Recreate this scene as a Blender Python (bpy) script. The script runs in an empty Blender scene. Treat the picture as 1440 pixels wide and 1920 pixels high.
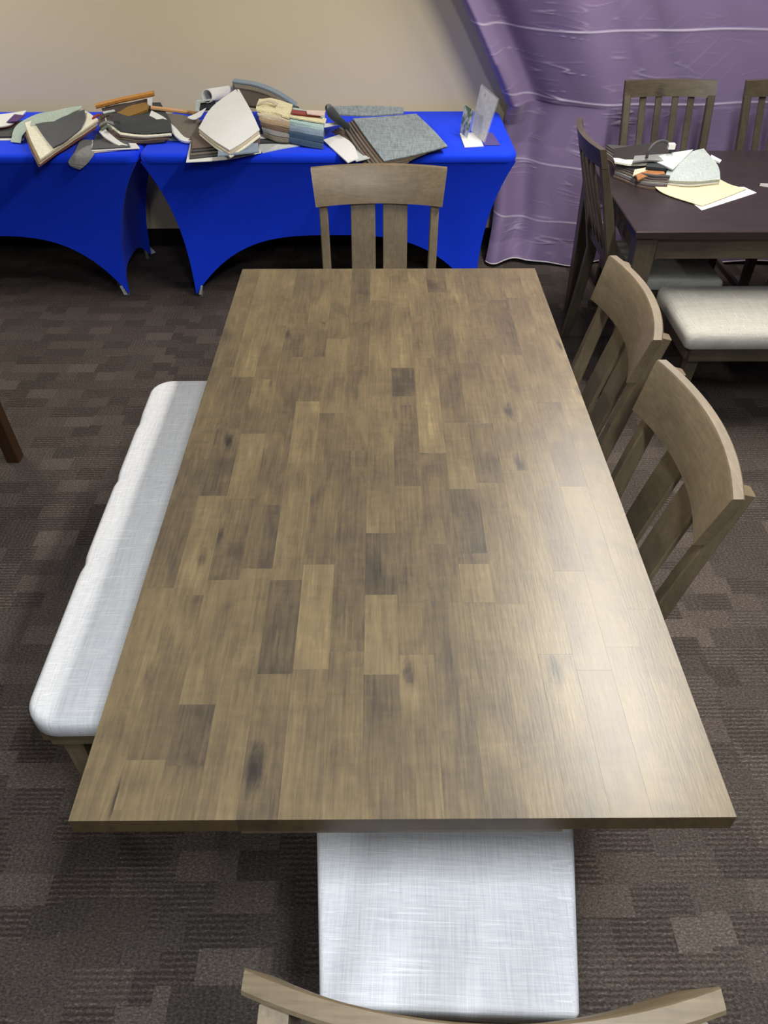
import bpy, bmesh, math, random
from mathutils import Vector, Matrix, noise
R = math.radians
sc = bpy.context.scene
COL = sc.collection

# ------------------------------------------------------------------ camera
cam_d = bpy.data.cameras.new('camera'); cam = bpy.data.objects.new('camera', cam_d); COL.objects.link(cam)
cam_d.sensor_fit = 'VERTICAL'; cam_d.sensor_height = 36.0; cam_d.sensor_width = 27.0
cam_d.lens = 36.0 * 1442.0 / 1920.0
cam_d.clip_start = 0.02
cam.location = (0, 0, 1.82)
cam.rotation_euler = (R(90 - 41.1014), 0, R(-0.3593))
sc.camera = cam
# ------------------------------------------------------------------ world, exposure
w = bpy.data.worlds.new('world'); sc.world = w; w.use_nodes = True
w.node_tree.nodes['Background'].inputs[0].default_value = (0.75, 0.85, 1.0, 1)
w.node_tree.nodes['Background'].inputs[1].default_value = 0.15
sc.view_settings.view_transform = 'Standard'; sc.view_settings.look = 'None'
sc.view_settings.exposure = -0.08; sc.view_settings.gamma = 1.0; sc.view_settings.use_curve_mapping = False
# ceiling strip lights: (x, y, half width, half length along y, strength, colour, label)
LIGHTS = [
    (1.08, 2.08, 0.07, 0.60, 66.0, (1.0, 0.95, 0.87), 'warm strip light on the ceiling over the chairs right of the long table'),
    (1.22, 3.40, 0.07, 0.60, 42.0, (1.0, 0.95, 0.87), 'warm strip light on the ceiling over the left end of the dark table'),
    (0.42, 0.02, 0.12, 0.36, 56.0, (0.88, 0.94, 1.0), 'cool white strip light on the ceiling above the nearest chair'),
    (-0.50, -1.20, 0.12, 0.60, 34.0, (0.90, 0.95, 1.0), 'cool fill light added on the ceiling well behind the camera'),  # unseen fill, added to brighten the carpet at the near left
    (-2.80, 3.60, 0.09, 0.60, 44.0, (1.0, 0.96, 0.86), 'strip light on the ceiling over the left blue table'),
]
CEIL = 2.80

# ------------------------------------------------------------------ helpers
def lin(r, g, b):
    f = lambda c: (c / 255 / 12.92) if c / 255 <= 0.04045 else ((c / 255 + 0.055) / 1.055) ** 2.4
    return (f(r), f(g), f(b), 1.0)

class NT:
    def __init__(s, name):
        s.m = bpy.data.materials.new(name); s.m.use_nodes = True
        s.t = s.m.node_tree; s.b = s.t.nodes['Principled BSDF']
    def n(s, typ, **kw):
        o = s.t.nodes.new(typ)
        for k, v in kw.items(): setattr(o, k, v)
        return o
    def l(s, a, b): s.t.links.new(a, b)
    def put(s, sock, v):
        if isinstance(v, bpy.types.NodeSocket): s.l(v, sock)
        else: sock.default_value = v
    def math(s, op, a, b=0.0, c=0.0, clamp=False):
        o = s.n('ShaderNodeMath', operation=op, use_clamp=clamp)
        s.put(o.inputs[0], a); s.put(o.inputs[1], b); s.put(o.inputs[2], c)
        return o.outputs[0]
    def mix(s, fac, a, b, mode='MIX'):
        o = s.n('ShaderNodeMix', data_type='RGBA', blend_type=mode)
        s.put(o.inputs[0], fac); s.put(o.inputs[6], a); s.put(o.inputs[7], b)
        return o.outputs[2]
    def coord(s, scale=(1, 1, 1), loc=(0, 0, 0), kind='Object'):
        tc = s.n('ShaderNodeTexCoord'); mp = s.n('ShaderNodeMapping')
        s.l(tc.outputs[kind], mp.inputs[0]); mp.inputs['Scale'].default_value = scale; mp.inputs['Location'].default_value = loc
        return mp.outputs[0]
    def noise(s, vec, scale=1.0, detail=4.0, rough=0.55, dist=0.0, w=None):
        o = s.n('ShaderNodeTexNoise', noise_dimensions='3D' if w is None else '4D')
        s.l(vec, o.inputs['Vector']); o.inputs['Scale'].default_value = scale; o.inputs['Detail'].default_value = detail
        o.inputs['Roughness'].default_value = rough; o.inputs['Distortion'].default_value = dist
        if w is not None: s.put(o.inputs['W'], w)
        return o.outputs[0]
    def ramp(s, fac, stops):
        o = s.n('ShaderNodeValToRGB'); e = o.color_ramp.elements
        while len(e) < len(stops): e.new(0.5)
        for q, (p, col) in zip(e, stops): q.position = p; q.color = col
        s.put(o.inputs[0], fac); return o.outputs[0]
    def bump(s, h, strength=0.3, dist=0.01):
        o = s.n('ShaderNodeBump'); s.put(o.inputs['Height'], h)
        o.inputs['Strength'].default_value = strength; o.inputs['Distance'].default_value = dist
        s.l(o.outputs[0], s.b.inputs['Normal'])
    def base(s, v): s.put(s.b.inputs['Base Color'], v)
    def rough(s, v): s.put(s.b.inputs['Roughness'], v)
    def spec(s, v): s.b.inputs['Specular IOR Level'].default_value = v

def wood(name, axis, stops, rough=0.36, tone=None, grain=1.0, spec=0.5):
    """stained wood, grain running along the given local axis"""
    t = NT(name)
    rnd = t.n('ShaderNodeObjectInfo').outputs['Random']
    wv = t.math('MULTIPLY', rnd, 60.0)
    along, across = 1.0, 1.0
    def sc3(a, c): return tuple(a if 'xyz'[i] == axis else c for i in range(3))
    fine = t.noise(t.coord(sc3(9, 190)), 1.0, 5, 0.65, 0.3, wv)
    mid = t.noise(t.coord(sc3(7, 30)), 1.0, 6, 0.7, 1.0, wv)
    blot = t.noise(t.coord(sc3(5, 9)), 1.0, 5, 0.62, 0.7, wv)
    pores = t.noise(t.coord(sc3(40, 260)), 1.0, 2, 0.5, 0.0, wv)
    cv = t.n('ShaderNodeVectorMath', operation='ADD'); t.l(t.coord(sc3(3.0, 8.5)), cv.inputs[0])
    cb = t.n('ShaderNodeCombineXYZ'); t.l(t.math('MULTIPLY', rnd, 53.0), cb.inputs[0]); t.l(t.math('MULTIPLY', rnd, 91.0), cb.inputs[1]); t.l(cb.outputs[0], cv.inputs[1])
    kn = t.n('ShaderNodeTexVoronoi', voronoi_dimensions='2D'); t.l(cv.outputs[0], kn.inputs['Vector']); kn.inputs['Scale'].default_value = 1.0
    ksel = t.n('ShaderNodeSeparateColor'); t.l(kn.outputs['Color'], ksel.inputs[0])
    sel = t.math('GREATER_THAN', ksel.outputs[0], 0.70 if tone is None else 0.93)
    kd = t.math('ADD', kn.outputs['Distance'], t.math('MULTIPLY', t.math('SUBTRACT', mid, 0.5), 0.30))
    core = t.math('SUBTRACT', 1.0, t.math('MULTIPLY', kd, 10.0), clamp=True)
    halo = t.math('SUBTRACT', 1.0, t.math('MULTIPLY', t.math('ABSOLUTE', t.math('SUBTRACT', kd, 0.16)), 11.0), clamp=True)
    knot = t.math('MULTIPLY', sel, t.math('SUBTRACT', core, t.math('MULTIPLY', halo, 0.30)))
    fleck = t.noise(t.coord(sc3(70, 16)), 1.0, 3, 0.6, 0.5, wv)
    if tone is None:
        at = t.n('ShaderNodeAttribute', attribute_type='OBJECT', attribute_name='tone').outputs['Fac']
    else:
        at = t.math('ADD', tone - 0.06, t.math('MULTIPLY', rnd, 0.12))
    v = t.math('ADD', at, t.math('MULTIPLY', t.math('SUBTRACT', fine, 0.5), 0.62 * grain))
    v = t.math('ADD', v, t.math('MULTIPLY', t.math('SUBTRACT', mid, 0.5), 0.55 * grain))
    v = t.math('ADD', v, t.math('MULTIPLY', t.math('SUBTRACT', blot, 0.5), 0.62 * grain))
    v = t.math('SUBTRACT', v, t.math('MULTIPLY', knot, 0.36 * grain))
    v = t.math('ADD', v, t.math('MULTIPLY', t.math('SUBTRACT', fleck, 0.5), 0.22 * grain))
    v = t.math('SUBTRACT', v, t.math('MULTIPLY', t.math('GREATER_THAN', pores, 0.66), 0.05), clamp=True)
    c = t.ramp(v, stops)
    if tone is None:      # cut edges of the boards take the stain darker
        nz = t.n('ShaderNodeSeparateXYZ'); gm = t.n('ShaderNodeNewGeometry'); t.l(gm.outputs['True Normal'], nz.inputs[0])
        edge = t.math('LESS_THAN', t.math('ABSOLUTE', nz.outputs[2]), 0.3)
        c = t.mix(edge, c, t.mix(1.0, c, (0.50, 0.42, 0.32, 1), 'MULTIPLY'))
    t.base(c); t.rough(t.math('ADD', rough - 0.04, t.math('MULTIPLY', fine, 0.08)))
    t.spec(spec)
    t.bump(t.math('ADD', fine, pores), 0.05, 0.002)
    return t.m

def fabric(name, col, var=0.12, weave=900.0, rough=0.95, sheen=0.2, speck=None, bump=0.25):
    t = NT(name)
    a = t.noise(t.coord((weave, weave * 0.12, weave * 0.12)), 1.0, 2, 0.5)
    b = t.noise(t.coord((weave * 0.12, weave, weave)), 1.0, 2, 0.5)
    big = t.noise(t.coord((9, 9, 9)), 1.0, 3, 0.6)
    h = t.math('ADD', a, b)
    v = t.math('ADD', t.math('MULTIPLY', t.math('SUBTRACT', h, 1.0), 1.6), t.math('MULTIPLY', t.math('SUBTRACT', big, 0.5), 0.5))
    c2 = speck or tuple(min(1, k * (1 + 2.2 * var)) for k in col[:3]) + (1,)
    c1 = tuple(k * (1 - 2.2 * var) for k in col[:3]) + (1,)
    t.base(t.ramp(t.math('ADD', v, 0.5, clamp=True), [(0.15, c1), (0.5, col), (0.85, c2)]))
    t.rough(rough); t.spec(0.15)
    t.b.inputs['Sheen Weight'].default_value = sheen
    t.bump(h, bump, 0.001)
    return t.m

def plain(name, col, rough=0.6, spec=0.3, nscale=14.0, var=0.06):
    t = NT(name)
    n = t.noise(t.coord((nscale,) * 3), 1.0, 3)
    t.base(t.mix(n, tuple(k * (1 - var) for k in col[:3]) + (1,), tuple(min(1, k * (1 + var)) for k in col[:3]) + (1,)))
    t.rough(rough); t.spec(spec)
    return t.m

class MB:
    """collects geometry for one mesh object"""
    def __init__(s): s.v = []; s.f = []
    def add(s, vs, fs):
        o = len(s.v); s.v += [tuple(p) for p in vs]; s.f += [tuple(i + o for i in q) for q in fs]
    def box(s, x0, x1, y0, y1, z0, z1, ch=0.0):
        if ch <= 0:
            s.add([(x0, y0, z0), (x1, y0, z0), (x1, y1, z0), (x0, y1, z0), (x0, y0, z1), (x1, y0, z1), (x1, y1, z1), (x0, y1, z1)],
                  [(3, 2, 1, 0), (4, 5, 6, 7), (0, 1, 5, 4), (1, 2, 6, 5), (2, 3, 7, 6), (3, 0, 4, 7)])
        else:
            def ring(d, z): return [(x0 + d, y0 + d, z), (x1 - d, y0 + d, z), (x1 - d, y1 - d, z), (x0 + d, y1 - d, z)]
            s.loft([ring(ch, z0), ring(0, z0 + ch), ring(0, z1 - ch), ring(ch, z1)])
    def loft(s, rings, closed=True, caps=True):
        n = len(rings[0]); vs = [p for r in rings for p in r]; fs = []
        m = n if closed else n - 1
        for k in range(len(rings) - 1):
            for i in range(m):
                j = (i + 1) % n
                fs.append((k * n + i, k * n + j, (k + 1) * n + j, (k + 1) * n + i))
        if caps and closed:
            fs.append(tuple(reversed(range(n)))); fs.append(tuple((len(rings) - 1) * n + i for i in range(n)))
        s.add(vs, fs)
    def bar(s, path, a, b, ref=(1, 0, 0), ch=0.003):
        """rectangular section (a along ref, b across) swept on a path; a, b numbers or lists"""
        P = [Vector(p) for p in path]; rings = []
        for i, p in enumerate(P):
            d = (P[min(i + 1, len(P) - 1)] - P[max(i - 1, 0)]).normalized()
            u = Vector(ref); u = (u - d * u.dot(d)).normalized(); v = d.cross(u)
            A = (a[i] if isinstance(a, (list, tuple)) else a) / 2; B = (b[i] if isinstance(b, (list, tuple)) else b) / 2
            c = min(ch, A * 0.6, B * 0.6)
            rings.append([p + u * q + v * r for q, r in ((-A + c, -B), (A - c, -B), (A, -B + c), (A, B - c), (A - c, B), (-A + c, B), (-A, B - c), (-A, -B + c))])
        s.loft(rings)
    def tube(s, path, r, n=8):
        P = [Vector(p) for p in path]; rings = []; u = None
        for i, p in enumerate(P):
            d = (P[min(i + 1, len(P) - 1)] - P[max(i - 1, 0)]).normalized()
            if u is None: u = d.orthogonal().normalized()
            u = (u - d * u.dot(d)).normalized(); v = d.cross(u)
            rr = r[i] if isinstance(r, (list, tuple)) else r
            rings.append([p + (u * math.cos(2 * math.pi * k / n) + v * math.sin(2 * math.pi * k / n)) * rr for k in range(n)])
        s.loft(rings)
    def build(s, name, mat, parent=None, smooth=False, loc=None):
        me = bpy.data.meshes.new(name); me.from_pydata(s.v, [], s.f)
        bm = bmesh.new(); bm.from_mesh(me); bmesh.ops.recalc_face_normals(bm, faces=bm.faces); bm.to_mesh(me); bm.free()
        if smooth:
            me.polygons.foreach_set('use_smooth', [True] * len(me.polygons))
            if smooth != 'all': me.set_sharp_from_angle(angle=R(40))
        me.materials.append(mat)
        return link(name, me, parent, loc)

def link(name, me, parent=None, loc=None):
    o = bpy.data.objects.new(name, me); COL.objects.link(o)
    if parent is not None: o.parent = parent
    if loc is not None: o.location = loc
    return o
def empty(name, loc=(0, 0, 0), rz=0.0):
    o = bpy.data.objects.new(name, None); COL.objects.link(o); o.location = loc; o.rotation_euler = (0, 0, rz)
    o.empty_display_size = 0.05
    return o
def tag(o, label=None, cat=None, group=None, kind=None):
    if label: o['label'] = label
    if cat: o['category'] = cat
    if group: o['group'] = group
    if kind: o['kind'] = kind
    return o
def copy_tree(o, parent=None):
    c = o.copy(); COL.objects.link(c); c.parent = parent
    for ch in [q for q in bpy.data.objects if q.parent == o]: copy_tree(ch, c)
    return c

def catmull(p0, p1, p2, p3, t):
    return 0.5 * ((2 * p1) + (p2 - p0) * t + (2 * p0 - 5 * p1 + 4 * p2 - p3) * t * t + (3 * p1 - p0 - 3 * p2 + p3) * t ** 3)
def spline(pts, n):
    P = [Vector(p) for p in pts]
    if len(P) == 2: return [P[0].lerp(P[1], i / n) for i in range(n + 1)]
    P = [2 * P[0] - P[1]] + P + [2 * P[-1] - P[-2]]; out = []
    for k in range(1, len(P) - 2):
        for i in range(n): out.append(catmull(P[k - 1], P[k], P[k + 1], P[k + 2], i / n))
    out.append(P[-2]); return out
def sheet(name, rows, mat, parent=None, th=0.004, n=5, off=(0, 0, 0), wob=0.0, seed=0):
    """a piece of cloth or paper with thickness through rows of control points"""
    rr = [spline(r, n) for r in rows]
    cols = [spline([r[i] for r in rr], n) for i in range(len(rr[0]))]
    nu, nv = len(cols), len(cols[0]); o = Vector(off)
    g = [[cols[i][j] + o for j in range(nv)] for i in range(nu)]
    if wob:
        for i in range(nu):
            for j in range(nv): g[i][j].z += wob * noise.noise(g[i][j] * 14 + Vector((seed, 0, 0)))
    top, bot = [], []
    for i in range(nu):
        for j in range(nv):
            a = g[min(i + 1, nu - 1)][j] - g[max(i - 1, 0)][j]; b = g[i][min(j + 1, nv - 1)] - g[i][max(j - 1, 0)]
            nn = a.cross(b); nn = nn.normalized() if nn.length > 1e-9 else Vector((0, 0, 1))
            if nn.z < 0: nn = -nn
            top.append(g[i][j]); bot.append(g[i][j] - nn * th)
    m = MB(); N = nu * nv; fs = []
    for i in range(nu - 1):
        for j in range(nv - 1):
            q = (i * nv + j, (i + 1) * nv + j, (i + 1) * nv + j + 1, i * nv + j + 1)
            fs.append(q); fs.append(tuple(N + k for k in reversed(q)))
    rim = [i * nv for i in range(nu)] + [(nu - 1) * nv + j for j in range(1, nv)] + [i * nv + nv - 1 for i in range(nu - 2, -1, -1)] + [j for j in range(nv - 2, 0, -1)]
    for k in range(len(rim)):
        a, b = rim[k], rim[(k + 1) % len(rim)]; fs.append((a, N + a, N + b, b))
    m.add(top + bot, fs)
    return m.build(name, mat, parent, smooth=True)

def pad(halfw, y0, y1, z0, z1, corner, edge, crown, taper=None, n=8, dents=None):
    """upholstered pad: rounded plan, rolled edge and crowned top; halfw(y) gives the half width"""
    def outline(ins):
        pts = []; rr = max(corner - ins, 0.004)
        ya, yb = y0 + ins, y1 - ins; wa, wb = halfw(y0) - ins, halfw(y1) - ins
        cs = [(wb - rr, yb - rr, 0), (-wb + rr, yb - rr, 90), (-wa + rr, ya + rr, 180), (wa - rr, ya + rr, 270)]
        for cx, cy, a0 in cs:
            for k in range(n + 1):
                a = R(a0 + 90 * k / n); pts.append((cx + rr * math.cos(a), cy + rr * math.sin(a)))
        # resample the straight runs so that creases can follow the long edges
        out = []
        for i in range(len(pts)):
            p, q = pts[i], pts[(i + 1) % len(pts)]; L = math.hypot(q[0] - p[0], q[1] - p[1])
            m = max(1, int(round(L0[i] / 0.03))) if L0 else 1
            for k in range(m): out.append((p[0] + (q[0] - p[0]) * k / m, p[1] + (q[1] - p[1]) * k / m))
        return pts, out
    L0 = None
    p, _ = outline(0)
    L0 = [math.hypot(p[(i + 1) % len(p)][0] - p[i][0], p[(i + 1) % len(p)][1] - p[i][1]) for i in range(len(p))]
    prof = [(edge * 0.25, z0), (0.0, z0 + edge * 0.3), (0.0, z1 - edge)]
    for k in range(1, 6):
        a = R(90 * k / 5); prof.append((edge * (1 - math.cos(a)), z1 - edge + edge * math.sin(a)))
    mw = min(halfw(y0), halfw(y1), (y1 - y0) / 2)
    for k in (0.25, 0.5, 0.75, 0.97):
        prof.append((edge + (mw - edge) * k, z1 + crown * (1 - (1 - k) ** 2)))
    rings = []
    for ins, z in prof:
        _, o = outline(ins); ring = []
        for (x, y) in o:
            zz = z
            if dents and ins < edge * 1.2:
                for (dx, dy) in dents:
                    g = math.exp(-(((x - dx) / 0.05) ** 2 + ((y - dy) / 0.02) ** 2)); s_ = 1 - 0.018 * g
                    x *= s_; zz -= 0.004 * g
            ring.append((x, y, zz))
        rings.append(ring)
    m = MB(); m.loft(rings); return m

# ------------------------------------------------------------------ materials
TABLE_STOPS = [(0.0, lin(52, 47, 43)), (0.28, lin(78, 69, 58)), (0.52, lin(102, 89, 68)), (0.75, lin(122, 107, 79)), (1.0, lin(152, 135, 98))]
M_STAVE = wood('stained_staves', 'y', TABLE_STOPS, rough=0.33, tone=None, spec=0.48)
CH = [(0.0, lin(50, 43, 34)), (0.3, lin(80, 69, 53)), (0.55, lin(108, 94, 72)), (0.8, lin(135, 118, 92)), (1.0, lin(160, 142, 113))]
M_CH = {a: wood('chair_wood_' + a, a, CH, rough=0.42, tone=0.55, grain=0.7) for a in 'xyz'}
DK = [(0.0, lin(34, 30, 26)), (0.35, lin(60, 53, 44)), (0.6, lin(82, 73, 59)), (1.0, lin(112, 101, 82))]
M_DK = {a: wood('dark_wood_' + a, a, DK, rough=0.40, tone=0.5, grain=0.7) for a in 'xyz'}
DT = [(0.0, lin(24, 19, 20)), (0.4, lin(40, 33, 34)), (0.7, lin(53, 45, 45)), (1.0, lin(70, 60, 58))]
M_DT = wood('dark_table_wood', 'x', DT, rough=0.30, tone=0.5, grain=0.6, spec=0.35)
M_RED = wood('red_brown_wood', 'z', [(0.0, lin(32, 19, 9)), (0.5, lin(56, 35, 19)), (1.0, lin(82, 54, 30))], rough=0.4, tone=0.5, grain=0.6)

def linen_mat(name, col, dark, slub=0.5):
    t = NT(name)
    a = t.noise(t.coord((420, 14, 14)), 1.0, 3, 0.6)
    b = t.noise(t.coord((14, 420, 420)), 1.0, 3, 0.6)
    s1 = t.math('GREATER_THAN', t.noise(t.coord((7, 260, 260)), 1.0, 1, 0.5), 0.66)
    v = t.math('ADD', t.math('MULTIPLY', t.math('ADD', a, b), 0.9), -0.4, clamp=True)
    c = t.ramp(v, [(0.25, dark), (0.6, col), (0.95, tuple(min(1, k * 1.1) for k in col[:3]) + (1,))])
    t.base(t.mix(t.math('MULTIPLY', s1, slub), c, lin(248, 248, 247)))
    t.rough(0.95); t.spec(0.1); t.bump(t.math('ADD', a, b), 0.35, 0.0015)
    return t.m
M_LINEN = linen_mat('white_linen', lin(226, 226, 227), lin(203, 204, 208))
M_LINEN2 = linen_mat('oatmeal_linen', lin(178, 176, 168), lin(158, 155, 146), 0.15)

def carpet_mat():
    t = NT('carpet')
    tc = t.n('ShaderNodeTexCoord'); sp = t.n('ShaderNodeSeparateXYZ'); t.l(tc.outputs['Object'], sp.inputs[0])
    x, y = sp.outputs[0], sp.outputs[1]
    def wn(a, b):
        cb = t.n('ShaderNodeCombineXYZ'); t.put(cb.inputs[0], a); t.put(cb.inputs[1], b)
        o = t.n('ShaderNodeTexWhiteNoise', noise_dimensions='2D'); t.l(cb.outputs[0], o.inputs['Vector']); return o
    row = t.math('FLOOR', t.math('DIVIDE', t.math('ADD', y, t.math('MULTIPLY', wn(t.math('FLOOR', t.math('DIVIDE', x, 0.24)), 1.3).outputs['Value'], 0.07)), 0.072))
    wr = wn(row, 3.7).outputs['Value']
    wid = t.math('ADD', 0.085, t.math('MULTIPLY', wn(row, 8.1).outputs['Value'], 0.06))
    col = t.math('FLOOR', t.math('ADD', t.math('DIVIDE', x, wid), wr))
    cell = wn(row, col); c1 = cell.outputs['Value']
    sep = t.n('ShaderNodeSeparateColor'); t.l(cell.outputs['Color'], sep.inputs[0]); c2, c3 = sep.outputs[0], sep.outputs[1]
    wob = t.noise(t.coord((70, 70, 70)), 1.0, 3, 0.6)
    jx = t.math('MULTIPLY', wob, 0.010)
    hr = t.math('SINE', t.math('MULTIPLY', t.math('ADD', y, jx), 2 * math.pi / 0.0128))
    vr = t.math('SINE', t.math('MULTIPLY', t.math('ADD', x, jx), 2 * math.pi / 0.0140))
    isv = t.math('LESS_THAN', c2, 0.30); isp = t.math('GREATER_THAN', c2, 0.82)
    rib = t.math('ADD', t.math('MULTIPLY', hr, t.math('SUBTRACT', 1.0, isv)), t.math('MULTIPLY', vr, t.math('MULTIPLY', isv, 0.6)))
    rib = t.math('MULTIPLY', rib, t.math('SUBTRACT', 1.0, isp))
    pile = t.noise(t.coord((170, 210, 200)), 1.0, 3, 0.75)
    loop = t.noise(t.coord((110, 240, 200), (7, 3, 1)), 1.0, 2, 0.6)
    amp = t.math('MULTIPLY', t.math('ADD', c1, 0.10), 0.13)
    v = t.math('ADD', 0.46, t.math('MULTIPLY', t.math('MULTIPLY', rib, amp), t.math('MULTIPLY', loop, 2.0)))
    v = t.math('ADD', v, t.math('MULTIPLY', t.math('SUBTRACT', c3, 0.5), 0.13))
    v = t.math('ADD', v, t.math('MULTIPLY', isp, 0.07))
    v = t.math('ADD', v, t.math('MULTIPLY', t.math('SUBTRACT', pile, 0.5), 0.85))
    v = t.math('ADD', v, t.math('MULTIPLY', t.math('SUBTRACT', loop, 0.5), 0.55), clamp=True)
    c = t.ramp(v, [(0.0, lin(30, 27, 25)), (0.35, lin(62, 56, 52)), (0.6, lin(91, 83, 77)), (1.0, lin(150, 141, 130))])
    c = t.mix(t.math('MULTIPLY', t.math('SUBTRACT', c1, 0.3), 0.35, clamp=True), c, t.mix(1.0, c, (1.08, 0.93, 0.92, 1), 'MULTIPLY'))
    t.base(c); t.rough(1.0); t.spec(0.05)
    t.bump(t.math('ADD', t.math('MULTIPLY', rib, 0.4), pile), 0.5, 0.004)
    return t.m
M_CARPET = carpet_mat()

def wall_mat(name, col):
    t = NT(name)
    n = t.noise(t.coord((60, 60, 60)), 1.0, 4); b = t.noise(t.coord((1.2, 1.2, 1.2)), 1.0, 2)
    sp = t.math('GREATER_THAN', t.noise(t.coord((26, 26, 60)), 1.0, 2, 0.5), 0.775)
    c = t.mix(b, tuple(k * 0.95 for k in col[:3]) + (1,), tuple(k * 1.04 for k in col[:3]) + (1,))
    t.base(t.mix(t.math('MULTIPLY', sp, 0.3), c, lin(225, 215, 200)))
    t.rough(0.75); t.spec(0.25); t.bump(n, 0.12, 0.004)
    return t.m
M_WALL = wall_mat('tan_paint', lin(228, 213, 176))
M_WHITE = wall_mat('ceiling_white', lin(176, 174, 170))
M_WALL2 = wall_mat('brown_paint', lin(128, 116, 98))
M_BASE = plain('black_rubber', lin(20, 19, 18), 0.5)

# ------------------------------------------------------------------ room
X0, X1, Y0, Y1 = -6.0, 6.0, -6.0, 4.52
def struct(name, mat, b, label):
    m = MB(); m.box(*b); o = m.build(name, mat); tag(o, label, kind='structure'); return o
struct('floor', M_CARPET, (X0, X1, Y0, Y1, -0.05, 0.0), 'dark brown patterned carpet floor')
struct('ceiling', M_WHITE, (X0, X1, Y0, Y1, CEIL, CEIL + 0.05), 'white ceiling')
struct('wall_back', M_WALL, (X0, X1, Y1, Y1 + 0.1, -0.05, CEIL + 0.05), 'tan painted wall behind the blue tables')
struct('wall_left', M_WALL2, (X0 - 0.1, X0, Y0, Y1 + 0.1, -0.05, CEIL + 0.05), 'brown painted wall on the left')
struct('wall_right', M_WALL2, (X1, X1 + 0.1, Y0, Y1 + 0.1, -0.05, CEIL + 0.05), 'brown painted wall on the right')
struct('wall_front', M_WALL2, (X0, X1, Y0 - 0.1, Y0, -0.05, CEIL + 0.05), 'brown painted wall behind the camera')
struct('baseboard_back', M_BASE, (X0, X1, Y1 - 0.008, Y1, 0.0, 0.10), 'black rubber baseboard along the tan wall')

M_LAMPBODY = plain('lamp_housing', lin(230, 230, 228), 0.5)
def strip_light(x, y, hw, hl, s, col, label):
    e = tag(empty('ceiling_light', (x, y, CEIL)), label, 'light', 'ceiling strip lights')
    m = MB(); m.box(-hw - 0.03, hw + 0.03, -hl - 0.03, hl + 0.03, -0.06, -0.001, 0.006); m.build('housing', M_LAMPBODY, e)
    t = NT('lit_diffuser'); t.b.inputs['Emission Color'].default_value = (*col, 1); t.b.inputs['Emission Strength'].default_value = 2.0
    nn = t.noise(t.coord((3, 3, 3)), 1.0, 1); t.base(t.mix(nn, (0.8, 0.8, 0.8, 1), (0.85, 0.85, 0.85, 1)))
    m = MB(); m.box(-hw, hw, -hl, hl, -0.075, -0.0605, 0.004); m.build('diffuser', t.m, e)
    ld = bpy.data.lights.new('strip_lamp', 'AREA'); ld.shape = 'RECTANGLE'; ld.size = 2 * hw; ld.size_y = 2 * hl; ld.energy = s; ld.color = col
    lo = bpy.data.objects.new('strip_lamp', ld); COL.objects.link(lo); lo.parent = e; lo.location = (0, 0, -0.080)
for L in LIGHTS: strip_light(*L)

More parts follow.
